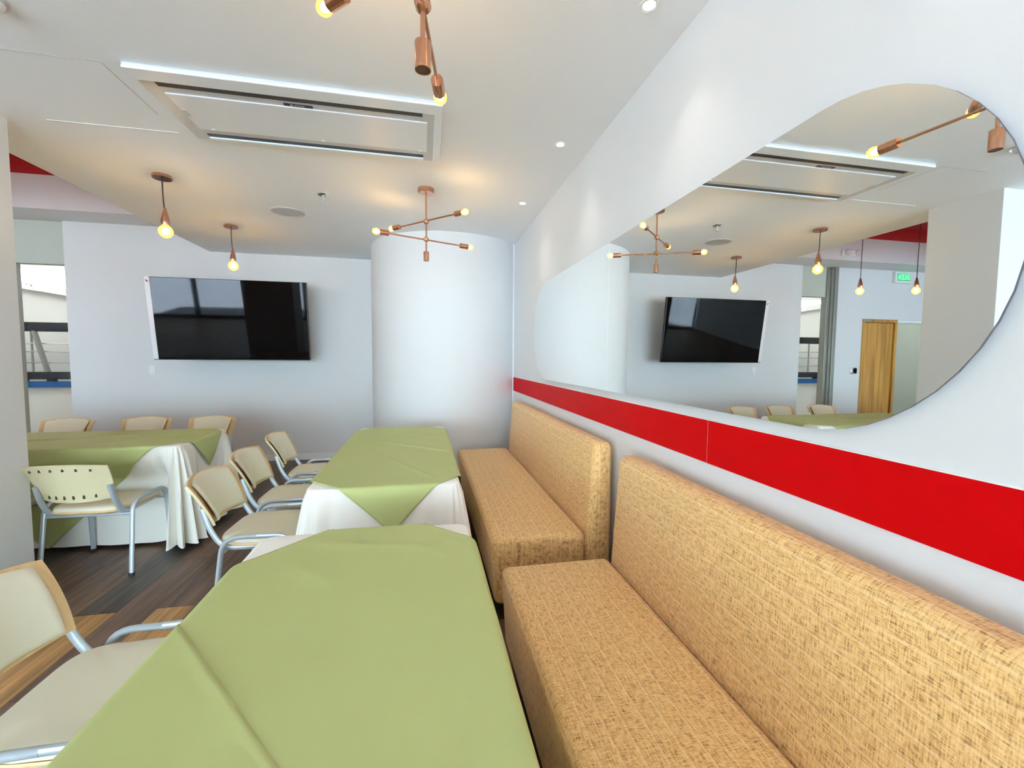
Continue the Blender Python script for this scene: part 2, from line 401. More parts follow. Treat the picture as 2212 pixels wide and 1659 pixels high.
# joint lines of a ceiling access panel
bm = B(-1.80, -1.406, 2.3085, 2.3115, CZ - 0.0008, CZ); box(bm, -1.4085, -1.4055, 2.31, 2.735, CZ - 0.0008, CZ)
struct('ceiling_joint', bm, 'seam', smooth=0)
struct('ceiling_joint', B(-2.05, -1.406, 2.921, 2.928, CZ - 0.002, CZ), 'ridge', smooth=0)

# --- opening in the back wall with a fixed window light
struct('wall_header', B(-4.70, -4.172, YB + 0.05, YB + 0.15, 2.454, 2.952), 'beige', smooth=0)
bm = B(-4.87, -4.80, YB - 0.03, YB + 0.12, 0, 2.952, bev=0.004); box(bm, -4.80, -4.755, YB - 0.005, YB + 0.10, 0, 2.952); box(bm, -4.755, -4.70, YB + 0.02, YB + 0.13, 0, 2.952, bev=0.004)
wf = struct('window_1', bm, 'grey', smooth=0)
obj('pane', B(-4.70, -4.172, YB + 0.095, YB + 0.101, 0, 2.454), 'glass', wf, smooth=0)
# --- door and glass sidelight
bm = B(-5.50, -5.44, YB + 0.0, YB + 0.15, 0, 2.10); box(bm, -6.21, -6.16, YB, YB + 0.15, 0, 2.10); box(bm, -6.16, -5.50, YB, YB + 0.15, 2.045, 2.10)
dr = struct('door_1', bm, 'door', smooth=0)
leaf = obj('door_leaf', B(-0.66, 0, -0.022, 0.022, 0.01, 2.035, bev=0.003), 'door', dr, smooth=0)
leaf.location = (-5.505, YB + 0.035, 0); leaf.rotation_euler = (0, 0, -0.035)
obj('closer', B(-5.62, -5.46, YB - 0.02, YB + 0.02, 2.05, 2.085, bev=0.004), 'grey', dr, smooth=0)
bm = B(-6.93, -6.89, YB + 0.04, YB + 0.12, 0, 2.10); box(bm, -6.25, -6.21, YB + 0.04, YB + 0.12, 0, 2.10); box(bm, -6.89, -6.25, YB + 0.04, YB + 0.12, 2.05, 2.10)
w2 = struct('window_2', bm, 'trim', smooth=0)
obj('pane', B(-6.89, -6.25, YB + 0.075, YB + 0.085, 0, 2.05), 'frost', w2, smooth=0)

# --- hall beyond the back wall
bm = bmesh.new()
def prism(bm, poly, ya, yb):
    f1 = [bm.verts.new((x, ya, z)) for x, z in poly]; f2 = [bm.verts.new((x, yb, z)) for x, z in poly]
    bm.faces.new(f1); bm.faces.new(f2)
    for i in range(len(poly)): j = (i + 1) % len(poly); bm.faces.new((f1[i], f1[j], f2[j], f2[i]))
sl = lambda x: 2.645 - 0.165 * (x + 6.9)
prism(bm, [(XL, 0), (-4.0, 0), (-4.0, sl(-4.0)), (XL, sl(XL))], 9.0, 9.15)
box(bm, XL, -4.0, 9.0, 9.15, 2.868, 3.6)
struct('wall_hall', bm, 'halo', smooth=0)
struct('ceiling_hall', B(XL, -4.0, YB + 0.15, 9.15, 3.3, 3.4), 'halo', smooth=0)
struct('wall_hall_side', B(-4.1, -4.0, YB + 0.15, 9.0, 0, 3.3), 'halo', smooth=0)
bm = bmesh.new(); prism(bm, [(XL, sl(XL) - 0.11), (-4.1, sl(-4.1) - 0.11), (-4.1, sl(-4.1)), (XL, sl(XL))], 8.86, 9.0)
struct('trim_4', bm, 'trim', smooth=0)
struct('wall_hall_low', B(-8.9, -4.1, 8.55, 8.65, 0, 0.83), 'halo', smooth=0)
tag(obj('wall_ledge', B(-8.9, -4.12, 8.50, 8.67, 0.83, 0.93), 'blue', smooth=0), 'bright blue ledge capping the low white wall beyond the back opening', 'ledge')
rack = thing('display_rack', 'black framed rack with chrome bars standing on the blue ledge', 'rack', (0, 0, 0))
RY = 8.58
obj('base_board', B(-7.45, -5.2, RY - 0.06, RY + 0.06, 0.965, 1.09, bev=0.01), 'blackm', rack)
obj('top_board', B(-7.45, -5.2, RY - 0.06, RY + 0.06, 1.765, 1.915, bev=0.01), 'blackm', rack)
obj('post', B(-7.45, -7.33, RY - 0.055, RY + 0.055, 1.09, 1.765, bev=0.01), 'blackm', rack)
for z in (1.565, 1.43, 1.245): obj('rail', T([(-7.33, RY, z), (-5.2, RY, z)], 0.009), 'chrome', rack)
for x in (-6.42, -7.0): obj('upright', T([(x, RY + 0.02, 1.09), (x, RY + 0.02, 1.765)], 0.016), 'grey', rack)
for x in (-6.55, -6.15, -5.8, -7.2): obj('foot', B(x - 0.05, x + 0.05, RY - 0.05, RY + 0.05, 0.93, 0.965, bev=0.01), 'blackm', rack)
obj('brace', T([(-6.34, RY - 0.03, 1.765), (-6.18, RY - 0.03, 1.09)], 0.065, r2=0.03), 'grey', rack)
bm = lathe(bmesh.new(), [(0, 0), (0.20, 0.0), (0.205, 0.4), (0.19, 0.62), (0.12, 0.76), (0.07, 0.84), (0.07, 0.87), (0, 0.87)], 24)
jug = obj('floor_jug', bm, 'speaker'); jug.location = (-5.72, 7.0, 0)
tag(jug, 'tall white jug with black cap seen through the back opening', 'jug')
obj('cap', lathe(bmesh.new(), [(0, 0.87), (0.075, 0.87), (0.08, 0.96), (0, 0.98)], 20), 'blackm', jug)
s = thing('hall_spotlight', 'small glowing spotlight under the sloping ledge beyond the back opening', 'spotlight', (-6.60, 8.86, 2.545))
obj('housing', lathe(bmesh.new(), [(0.03, -0.02), (0.04, -0.02), (0.045, 0.0), (0.03, 0.012)], 16, axis=(0, -1, -0.6)), 'chrome', s)
obj('lamp', lathe(bmesh.new(), [(0, 0.018), (0.026, 0.016), (0.028, -0.01), (0, -0.012)], 16, axis=(0, -1, -0.6)), 'bulbs', s)

# --- invented shop front behind the camera and street outside, supplying daylight and TV reflection
k = 0
for x0 in [-8.95 + 1.66 * i for i in range(6)]:
    x1 = x0 + 1.66; k += 1
    bm = B(x0, x0 + 0.06, YW - 0.05, YW + 0.05, 0, 2.6); box(bm, x1 - 0.06, x1, YW - 0.05, YW + 0.05, 0, 2.6)
    box(bm, x0 + 0.06, x1 - 0.06, YW - 0.05, YW + 0.05, 0, 0.10); box(bm, x0 + 0.06, x1 - 0.06, YW - 0.05, YW + 0.05, 2.5, 2.6)
    fr = struct('window_%d' % (k + 2), bm, 'blackm', smooth=0)
    obj('pane', B(x0 + 0.06, x1 - 0.06, YW - 0.004, YW + 0.004, 0.10, 2.5), 'glass', fr, smooth=0)
struct('wall_front', B(XL, W + 0.15, YW - 0.05, YW + 0.05, 2.6, 3.6), 'wall', smooth=0)
bm = B(-34, 20, -30, YW - 0.1, -0.2, -0.1); box(bm, -34, XL - 0.15, YW - 0.1, 12, -0.2, -0.1)
struct('ground', bm, 'asphalt', smooth=0)
struct('added_facade', B(-34, 20, -21, -20, -0.1, 3.5), 'teal', smooth=0)  # added facade opposite, pale so its sunlit face lights the deep room

# ------------------------------------------------------------------ mirror on the right wall
def stadium(yc0, yc1, zc, r, n=24):
    return [(yc1 + r * math.cos(t), zc + r * math.sin(t)) for t in [-PI / 2 + PI * i / n for i in range(n + 1)]] + \
           [(yc0 + r * math.cos(t), zc + r * math.sin(t)) for t in [PI / 2 + PI * i / n for i in range(n + 1)]]
mr = thing('wall_mirror', 'long frameless mirror with rounded ends above the red wall band', 'mirror')
ZC, RR = 1.609, 0.410
full = stadium(0.955, 3.48, ZC, RR)
def pane(poly):
    bm = bmesh.new(); xa, xb = W - 0.018, W - 0.012
    f = [bm.verts.new((xa, y, z)) for y, z in poly]; g = [bm.verts.new((xb, y, z)) for y, z in poly]
    bm.faces.new(f).material_index = 0; bm.faces.new(g).material_index = 1
    for i in range(len(poly)): j = (i + 1) % len(poly); bm.faces.new((f[i], f[j], g[j], g[i])).material_index = 1
    return bm
far = [p for p in full if p[0] >= 3.0]; near = [p for p in full if p[0] <= 3.0]
obj('mirror_pane', pane([(2.2415, ZC - RR)] + far + [(2.2415, ZC + RR)]), ['mirror', 'medge'], mr, smooth=0)
obj('mirror_pane', pane([(2.2385, ZC + RR)] + near + [(2.2385, ZC - RR)]), ['mirror', 'medge'], mr, smooth=0)
bk = stadium(0.955, 3.48, ZC, RR - 0.05); bm = bmesh.new()
f = [bm.verts.new((W - 0.012, y, z)) for y, z in bk]; g = [bm.verts.new((W, y, z)) for y, z in bk]
bm.faces.new(f); bm.faces.new(g)
for i in range(len(bk)): bm.faces.new((f[i], f[(i + 1) % len(bk)], g[(i + 1) % len(bk)], g[i]))
obj('backing', bm, 'medge', mr, smooth=0)
obj('joint_strip', B(W - 0.0185, W - 0.012, 2.2385, 2.2415, ZC - RR, ZC + RR), 'ridge', mr, smooth=0)

# ------------------------------------------------------------------ television
Z = Vector((0, 0, 1)); tvc = Vector((-2.238, 5.632, 1.797)); tilt = math.atan2(0.12, 0.937)
tv = thing('television', 'large black television tilted down on the back wall, pale strip along one side', 'television', tvc)
tv.rotation_euler = (tilt, 0, 0)
TW, TH = 0.845, 0.472
obj('casing', B(-TW, TW, 0.004, 0.055, -TH, TH, bev=0.006), 'tvbody', tv)
obj('screen', B(-TW + 0.006, TW - 0.006, -0.002, 0.005, -TH + 0.012, TH - 0.006), 'screen', tv, smooth=0)
st = obj('film_strip', B(-TW + 0.004, -TW + 0.054, -0.004, -0.002, -TH + 0.01, TH), 'film', tv, smooth=0, label='pale grey strip down the left side')
obj('mark', lathe(lathe(bmesh.new(), [(0, 0), (0.007, 0), (0.007, 0.001), (0, 0.001)], 8, c=(-TW + 0.022, -0.004, TH - 0.042), axis=(0, -1, 0)), [(0, 0), (0.008, 0), (0.008, 0.001), (0, 0.001)], 8, c=(-TW + 0.032, -0.004, TH - 0.052), axis=(0, -1, 0)), 'blackm', st)
bm = B(-0.3, 0.3, 0.05, 0.08, -0.16, 0.16); box(bm, -0.05, 0.05, 0.08, 0.40, -0.05, 0.05); 
obj('wall_bracket', bm, 'blackm', tv, smooth=0)

# ------------------------------------------------------------------ ceiling air conditioner
ac = thing('ceiling_air_conditioner', 'long white ceiling cassette air conditioner with ribbed grille', 'air conditioner', (-0.614, 2.634, CZ))
ax, ay = 0.714, 0.337
def ab(x0, x1, y0, y1, z0, z1, **k): return B(x0 + 0.614, x1 + 0.614, y0 - 2.634, y1 - 2.634, z0 - CZ, z1 - CZ, **k)
obj('frame', ab(-1.316, 0.099, 2.285, 2.945, CZ - 0.012, CZ, bev=0.003), 'acg', ac, smooth=0)
obj('flap', ab(-1.316, 0.098, 2.283, 2.372, CZ - 0.026, CZ - 0.012, bev=0.003), 'acw', ac, smooth=0)
obj('end_cover', ab(0.058, 0.099, 2.376, 2.945, CZ - 0.018, CZ - 0.012, bev=0.002), 'acw', ac, smooth=0)
obj('air_outlet', ab(-1.245, -0.004, 2.373, 2.428, CZ - 0.0135, CZ - 0.012), 'acd', ac, smooth=0)
obj('air_outlet', ab(-1.235, -0.002, 2.866, 2.902, CZ - 0.0135, CZ - 0.012), 'acd', ac, smooth=0)
obj('lip', ab(-1.235, -0.002, 2.902, 2.926, CZ - 0.022, CZ - 0.012, bev=0.002), 'acw', ac, smooth=0)
obj('grille', ab(-1.243, 0.020, 2.474, 2.812, CZ - 0.019, CZ - 0.012, bev=0.002), 'grille', ac, smooth=0)
for x in (-1.17, -0.585, -0.02): obj('latch', ab(x - 0.008, x + 0.008, 2.795, 2.807, CZ - 0.022, CZ - 0.019), 'acw', ac, smooth=0)
obj('corner_tab', ab(-1.243, -1.218, 2.61, 2.67, CZ - 0.0215, CZ - 0.019), 'acg', ac, smooth=0)
bd = obj('badge', ab(-0.702, -0.562, 2.448, 2.468, CZ - 0.0150, CZ - 0.012), 'navy', ac, smooth=0)
text_mesh('badge_lettering', 'GREE', 0.017, 'trim', bd, (-0.012, 2.458 - 2.634, -0.0154), (PI, 0, 0), extrude=0.0002, space=1.35)
obj('badge_logo', lathe(bmesh.new(), [(0.0035, 0), (0.0062, 0), (0.0062, 0.0006), (0.0035, 0.0006)], 14, c=(-0.664 + 0.614, 2.458 - 2.634, -0.0156)), 'trim', bd, smooth=0)

# ------------------------------------------------------------------ small ceiling fittings
s = thing('fire_sprinkler', 'small chrome sprinkler head on the ceiling beside the round speaker', 'sprinkler', (-0.794, 3.755, CZ))
obj('escutcheon', lathe(bmesh.new(), [(0, 0), (0.04, 0), (0.042, -0.004), (0.030, -0.012), (0, -0.012)], 24), 'chrome', s)
bm = lathe(bmesh.new(), [(0, -0.012), (0.010, -0.012), (0.008, -0.03), (0, -0.03)], 12)
lathe(bm, [(0, -0.056), (0.013, -0.056), (0.014, -0.053), (0, -0.053)], 14)
for q in (-1, 1): tube(bm, smoothpath([(q * 0.004, 0, -0.028), (q * 0.013, 0, -0.040), (q * 0.004, 0, -0.054)], 4), 0.0016, n=6)
obj('head', bm, 'chrome', s)
o = obj('ceiling_speaker', lathe(bmesh.new(), [(0, -0.006), (0.118, -0.006), (0.122, -0.010), (0.138, -0.006), (0.142, 0), (0, 0)], 40), 'speaker')
o.location = (-1.204, 4.267, CZ); tag(o, 'flat round pale speaker set flush in the ceiling', 'speaker')
s = thing('smoke_detector', 'small round ceiling sensor above the cut-off edge of the partition', 'sensor', (-1.555, 2.0, CZ))
obj('base', lathe(bmesh.new(), [(0, 0), (0.05, 0), (0.05, -0.012), (0, -0.012)], 28), 'chrome', s)
obj('dome', lathe(bmesh.new(), [(0.038, -0.012), (0.036, -0.022), (0.026, -0.034), (0.012, -0.040), (0, -0.041)], 28), 'lens', s)
dl0 = None
for i, (y, lb) in enumerate(((1.521, 'round glowing ceiling downlight nearest the camera, above the mirror'), (2.575, 'small glowing ceiling downlight, middle one in the row by the mirror wall'),
                             (3.594, 'small glowing ceiling downlight at the far end of the mirror wall row'))):
    if dl0 is None:
        dl0 = s = thing('recessed_downlight', lb, 'downlight', (0.818, y, CZ), group='downlights along the mirror wall')
        obj('trim_ring', lathe(bmesh.new(), [(0.023, 0.0), (0.023, -0.003), (0.033, -0.004), (0.036, 0.0)], 32), 'trim', s)
        obj('lens', lathe(bmesh.new(), [(0, -0.004), (0.019, -0.003), (0.022, -0.0005), (0, 0)], 32), 'led', s)
    else: s = dup(dl0, (0.818, y, CZ), 0, lb, 'downlights along the mirror wall')
for y in (0.47, 1.521, 2.575, 3.594):
    light('downlight_beam', 'SPOT', (0.818, y, CZ - 0.02), 4.5, (1, 0.90, 0.80), (0, 0, 0), spot_size=math.radians(84), spot_blend=0.9, shadow_soft_size=0.03)

# ------------------------------------------------------------------ sputnik chandeliers
def chandelier(loc, a_up, a_lo, label, group):
    t = thing('rod_chandelier', label, 'chandelier', loc, 0, group)
    obj('canopy', lathe(bmesh.new(), [(0, CZ), (0.062, CZ), (0.062, CZ - 0.028), (0.058, CZ - 0.032), (0, CZ - 0.032)], 36), 'copper', t)
    obj('stem', T([(0, 0, CZ - 0.03), (0, 0, 2.20)], 0.0065, n=12), 'copper', t)
    for z in (2.436, 2.300): obj('hub', lathe(bmesh.new(), [(0, -0.020), (0.014, -0.019), (0.021, -0.010), (0.021, 0.010), (0.014, 0.019), (0, 0.020)], 20, c=(0, 0, z), axis=((0, 1, 0) if z > 2.4 else (0.2, 1, 0))), 'copper', t)
    so = obj('socket', lathe(bmesh.new(), [(0, 0.070), (0.021, 0.070), (0.0215, 0.068), (0.0215, 0.0), (0.019, 0.0), (0.0188, 0.02), (0, 0.02)], 28, c=(0, 0, 2.134)), 'copper', t, label='empty copper socket pointing down')
    obj('socket_mouth', lathe(bmesh.new(), [(0, 0.001), (0.0188, 0.001), (0.0188, 0.0025), (0, 0.0025)], 24, c=(0, 0, 2.134)), 'copper_d', so)
    for z, ang in ((2.441, a_up), (2.296, a_lo)):
        for s_ in (0, PI):
            d = Vector((math.cos(ang + s_), math.sin(ang + s_), 0)); c = Vector((0, 0, z))
            arm = obj('arm', T([c, c + d * 0.305], 0.0058, n=10), 'copper', t)
            obj('lamp_socket', lathe(bmesh.new(), [(0, 0.298), (0.020, 0.298), (0.0205, 0.300), (0.0205, 0.368), (0.018, 0.368), (0.018, 0.36), (0, 0.36)], 24, c=c, axis=d), 'copper', arm)
            bl = obj('bulb', lathe(bmesh.new(), [(0.012, 0.362), (0.020, 0.375), (0.0235, 0.388), (0.022, 0.402), (0.015, 0.413), (0.006, 0.418), (0, 0.419)], 20, c=c, axis=d), 'bulbg', t)
            obj('filament', lathe(bmesh.new(), [(0, 0.366), (0.010, 0.372), (0.0145, 0.386), (0.010, 0.400), (0, 0.405)], 14, c=c, axis=d), 'bulbs', bl)
    return t
chandelier((0.017, 3.460, 0), math.atan2(-0.275, 0.281), math.atan2(0.157, 0.375), 'copper rod chandelier hanging whole in view in front of the round wall', 'copper rod chandeliers')
chandelier((0.0, 1.195, 0), math.atan2(0.235, -0.265), math.atan2(0.45, 0.068), 'copper rod chandelier cut off by the top edge of the picture', 'copper rod chandeliers')

# ------------------------------------------------------------------ pendant bulbs
def pendant(x, y, ztop, label, bend=0.01):
    t = thing('pendant_light', label, 'pendant light', (x, y, 0), 0, 'copper pendant bulbs')
    obj('canopy', lathe(bmesh.new(), [(0, ztop), (0.058, ztop), (0.062, ztop - 0.006), (0.062, ztop - 0.020), (0.058, ztop - 0.024), (0, ztop - 0.024)], 32), 'copper', t)
    zb = 2.287
    obj('cord', T(smoothpath([(0, 0, ztop - 0.02), (0.001, 0, (ztop * 2 + zb) / 3), (bend * 0.6, 0.0, (ztop + zb * 1.3) / 2.3), (bend, 0, zb + 0.165)], 6), 0.0042, n=8), 'cord', t)
    obj('lamp_holder', lathe(bmesh.new(), [(0, 0.17), (0.006, 0.168), (0.012, 0.145), (0.022, 0.105), (0.0265, 0.075), (0.027, 0.06), (0.024, 0.045), (0, 0.045)], 24, c=(bend, 0, zb)), 'copper', t)
    b = obj('bulb', lathe(bmesh.new(), [(0.014, 0.05), (0.020, 0.042), (0.038, 0.024), (0.0465, 0.002), (0.043, -0.020), (0.030, -0.038), (0.013, -0.048), (0, -0.050)], 28, c=(bend, 0, zb)), 'bulbg', t)
    obj('filament', lathe(bmesh.new(), [(0, 0.03), (0.010, 0.026), (0.022, 0.010), (0.025, -0.004), (0.018, -0.020), (0, -0.026)], 18, c=(bend, 0, zb)), 'bulbf', b)
    return t
pendant(-1.861, 3.627, CZ, 'copper pendant bulb hanging nearest the camera, left of the television')
pendant(-1.894, 4.836, CZ, 'copper pendant bulb hanging close above the television')
pendant(-3.60, 4.63, 3.52, 'dark corded pendant bulb seen only in the mirror, beside the emergency light', 0.006)
pendant(-4.235, 4.42, 3.52, 'dark corded pendant bulb seen only in the mirror, in front of the exit sign', 0.006)

# ------------------------------------------------------------------ wall fittings
s = thing('light_switch', 'white switch plate on the wall under the television', 'switch plate', (-3.312, YB, 1.197))
obj('plate', B(-0.036, 0.036, -0.006, 0, -0.057, 0.057, bev=0.003), 'trim', s)
obj('rocker', B(-0.016, 0.016, -0.010, -0.006, -0.033, 0.033, bev=0.002), 'acw', s)
s = thing('card_reader', 'small chrome and black card reader on the wall by the wooden door', 'card reader', (-5.29, YB, 1.20))
obj('plate', B(-0.06, 0.06, -0.02, 0, -0.06, 0.06, bev=0.006), 'chrome', s); obj('handle', B(-0.045, -0.01, -0.045, -0.02, -0.045, 0.045, bev=0.008), 'blackm', s)
s = thing('emergency_light', 'twin lamp emergency light fixed to the pale beam', 'emergency light', (-4.565, 5.63, 3.06))
obj('housing', B(-0.17, 0.17, -0.05, 0, -0.055, 0.055, bev=0.024, seg=4), 'acw', s)
for q in (-0.1, 0.1): obj('lamp', lathe(bmesh.new(), [(0.048, 0.0), (0.05, 0.03), (0.035, 0.045), (0, 0.05)], 20, c=(q, -0.045, 0), axis=(0, -1, -0.1)), 'lens', s)
s = thing('exit_sign', 'small white sign with lit green letters high on the back wall', 'exit sign', (-6.20, YB, 2.83))
obj('housing', B(-0.17, 0.17, -0.06, 0, -0.095, 0.095, bev=0.006), 'acw', s)
obj('face', B(-0.145, 0.145, -0.063, -0.06, -0.062, 0.062), 'exitp', s, smooth=0)
text_mesh('letters', 'SALIDA', 0.135, 'exitg', s, (0, -0.066, 0), (PI / 2, 0, 0), scale=(0.58, 1, 1))
tag(obj('conduit_pipe', T([(-8.5, 4.3, 3.46), (-2.7, 5.35, 3.46)], 0.014), 'redc'), 'thin red pipe running across the red recessed ceiling', 'pipe')

# ------------------------------------------------------------------ upholstered benches
def bench(y0, y1, label):
    t = thing('banquette_bench', label, 'bench', (0, 0, 0), 0, 'tan upholstered wall benches')
    def soft(x0, x1, z0, z1, r, skew, m, name, nx, nz):
        bm = B(x0, x1, y0, y1, z0, z1, bev=r, seg=5)
        for v in bm.verts:
            f = (v.co.z - z0) / (z1 - z0)
            v.co.x += skew(f, v.co)
        return obj(name, bm, m, t, smooth=50)
    def sk(f, c): return (0.022 * (1 - f) if c.x < 0.5 else 0)
    def skb(f, c): return (0.055 * f if c.x < 0.9 else 0.0)
    soft(0.326, 0.838, 0.10, 0.455, 0.035, sk, 'seat_x', 'seat', 1, 1)
    soft(0.822, 0.985, 0.10, 0.935, 0.040, skb, 'seat_z', 'backrest', 1, 1)
    obj('plinth', B(0.375, 0.96, y0 + 0.05, y1 - 0.05, 0, 0.10), 'plinth', t, smooth=0)
    return t
bench(2.09, 4.30, 'tan woven bench at the far end under the red band')
bench(-0.45, 1.825, 'tan woven bench nearest the camera, its seat beside the green table')

# ------------------------------------------------------------------ tables, cloths
TZ = 0.745
def folding_table(x0, x1, y0, y1, label):
    t = thing('folding_table', label, 'table', ((x0 + x1) / 2, (y0 + y1) / 2, 0), 0, 'banquet tables under cloths')
    hx, hy = (x1 - x0) / 2, (y1 - y0) / 2
    obj('tabletop', B(-hx + .012, hx - .012, -hy + .012, hy - .012, TZ - 0.045, TZ - 0.006, bev=0.008), 'darkwood', t)
    for sx in (-1, 1):
        for sy in (-1, 1): obj('leg', T([(sx * (hx - .1), sy * (hy - .15), 0), (sx * (hx - .1), sy * (hy - .15), TZ - .04)], 0.014), 'grey', t)
    return t
def smooth01(t): t = max(0.0, min(1.0, t)); return t * t * (3 - 2 * t)
def dented(p, dent, extra=0.0):
    """cloth pushed in by the chairs: (x0, x1, y limit, z full, z none)"""
    if dent:
        xa, xb, yl, zf, zn = dent
        w = smooth01((p.x - xa) / 0.06) * smooth01((xb - p.x) / 0.06) * smooth01((zn - p.z) / (zn - zf))
        y = yl + extra + 0.006 * math.sin(p.x * 21) 
        if p.y < y: p.y += (y - p.y) * w
    return p
def skirt_cloth(name, x0, x1, y0, y1, label, seed, zb=0.03, folds=None, flare=0.02, camp=0.045, cflare=0.09, dent=None):
    """one cloth over the whole table, hanging nearly to the floor, with gathered folds at its corners"""
    rnd = random.Random(seed); rc = 0.045; per = []
    cs = [(x1 - rc, y0 + rc, -PI / 2), (x1 - rc, y1 - rc, 0), (x0 + rc, y1 - rc, PI / 2), (x0 + rc, y0 + rc, PI)]
    for ci, (ccx, ccy, a) in enumerate(cs):
        nx = cs[(ci + 1) % 4]
        for i in range(24):
            t = a + PI / 2 * i / 24; per.append((ccx + rc * math.cos(t), ccy + rc * math.sin(t), math.cos(t), math.sin(t), 1.0, ci))
        t = a + PI / 2; p = (ccx + rc * math.cos(t), ccy + rc * math.sin(t)); q = (nx[0] + rc * math.cos(t), nx[1] + rc * math.sin(t))
        L = math.dist(p, q); n = int(L / 0.016)
        for i in range(n):
            f = i / n; dc = min(f, 1 - f) * L
            per.append((p[0] + (q[0] - p[0]) * f, p[1] + (q[1] - p[1]) * f, math.cos(t), math.sin(t), math.exp(-(dc / 0.13) ** 2), ci))
    N = len(per); bm = bmesh.new(); rings = []
    ph = [rnd.random() * 6.28 for _ in range(6)]
    spread = 1.0
    rows = [(-0.012, TZ)] + [(0.0, TZ - 0.004), (0.004, TZ - 0.018)] + [(None, TZ - 0.018 - (TZ - 0.018 - zb) * (k / 16)) for k in range(1, 17)]
    for off, z in rows:
        ring = []
        d = max(0.0, (TZ - z) / (TZ - zb))
        for i, (px, py, nx_, ny_, w, ci) in enumerate(per):
            s = i * 0.016
            if off is not None: o = off
            else:
                wv = 0.5 * math.sin(s * 23 + ph[0] + 0.4 * math.sin(s * 5 + ph[1])) + 0.3 * math.sin(s * 11 + ph[2])
                fo = math.sin(i * 2 * PI / 7.6 + ph[3] + 0.8 * d)
                o = 0.005 + flare * d + 0.010 * wv * d ** 0.8 + w * (cflare * d ** 0.9 + camp * fo * d ** 0.7)
            ring.append(bm.verts.new(dented(Vector((px + nx_ * o, py + ny_ * o, z + (0.010 * math.sin(s * 3 + ph[4]) + 0.03 * w if z <= zb + 1e-4 else 0))), dent)))
        rings.append(ring)
    for a, b in zip(rings, rings[1:]):
        for i in range(N): j = (i + 1) % N; bm.faces.new((a[i], a[j], b[j], b[i]))
    bm.faces.new(rings[0])
    return tag(obj(name, bm, 'white_cloth', smooth=60), label, 'tablecloth', 'ivory tablecloths')
def overlay(rect, center, side, ang, label, seed, e=0.004, ridges=(), zmin=0.035, n=150, gx=0.05, dent=None):
    """square green cloth laid cornerwise over a table; what passes an edge hangs down"""
    x0, x1, y0, y1 = rect; rnd = random.Random(seed); bm = bmesh.new(); G = []
    ca, sa = math.cos(ang), math.sin(ang)
    for i in range(n + 1):
        row = []
        for j in range(n + 1):
            u = (i / n - 0.5) * side; v = (j / n - 0.5) * side
            px = center[0] + u * ca - v * sa; py = center[1] + u * sa + v * ca
            ox = max(x0 - px, 0) - max(px - x1, 0); oy = max(y0 - py, 0) - max(py - y1, 0)   # + means beyond the low side
            d = math.hypot(ox, oy)
            if d < 1e-9:
                z = TZ + e + 0.0012 * math.sin(px * 9 + seed) * math.sin(py * 7)
                for (ax_, ay_, bx_, by_, h_, w_) in ridges:
                    vx, vy = bx_ - ax_, by_ - ay_; L2 = vx * vx + vy * vy; tt = max(0, min(1, ((px - ax_) * vx + (py - ay_) * vy) / L2))
                    dd = math.hypot(px - ax_ - vx * tt, py - ay_ - vy * tt); z += h_ * math.exp(-(dd / w_) ** 2)
                edge = min(px - x0, x1 - px, py - y0, y1 - py)
                he = side / 2 - max(abs(u), abs(v)); z += 0.0026 * math.exp(-((he - 0.006) / 0.007) ** 2) + 0.0012 * math.sin(px * 5 + py * 13 + seed) * max(0, 1 - he / 0.3)
                row.append(bm.verts.new((px, py, z)))
            else:
                qx = min(max(px, x0), x1); qy = min(max(py, y0), y1)
                nx_, ny_ = -ox / d, -oy / d
                tq = min(1.0, d / 0.035) * PI / 2
                z = TZ + e - 0.018 * (1 - math.cos(tq)) - max(0, d - 0.035)
                dep = min(1.0, max(0, d - 0.035) / 0.7)
                o = 0.017 * math.sin(tq) + gx * dep + 0.004 * math.sin((px + py) * 17 + seed) * min(1, d / 0.2) + 0.004 * math.sin(z * 26 + px * 3 + seed) * min(1, d / 0.15)
                if z < zmin: z = zmin
                row.append(bm.verts.new(dented(Vector((qx + nx_ * o, qy + ny_ * o, z)), dent, -0.004)))
        G.append(row)
    for i in range(n):
        for j in range(n):
            try: bm.faces.new((G[i][j], G[i + 1][j], G[i + 1][j + 1], G[i][j + 1]))
            except ValueError: pass
    o = obj('green_overlay', bm, 'green', smooth=70)
    md = o.modifiers.new('thickness', 'SOLIDIFY'); md.thickness = 0.0016; md.offset = 1
    return tag(o, label, 'table overlay', 'olive green table overlays')
DENT = (-3.12, -1.745, 3.475, 0.50, 0.66)
R1 = (-0.560, 0.155, -0.22, 1.615); R2 = (-0.560, 0.172, 2.14, 3.955); R3 = (-3.53, -1.70, 3.375, 4.12); R4 = (-5.48, -3.65, 3.375, 4.12)
folding_table(*R1, 'table nearest the camera under ivory and green cloths'); folding_table(*R2, 'second table by the far bench, under ivory and green cloths')
folding_table(*R3, 'table across the room by the television wall, under ivory and green cloths'); folding_table(*R4, 'table half hidden behind the partition, under ivory and green cloths')
skirt_cloth('tablecloth', *R1, 'ivory tablecloth under the green overlay nearest the camera', 1)
skirt_cloth('tablecloth', *R2, 'ivory tablecloth of the second table beside the far bench', 2, cflare=0.08, camp=0.028)
skirt_cloth('tablecloth', *R3, 'ivory tablecloth with gathered corner folds on the table below the television', 5, cflare=0.07, camp=0.05, dent=DENT)
skirt_cloth('tablecloth', *R4, 'ivory tablecloth of the table hidden behind the partition', 6)
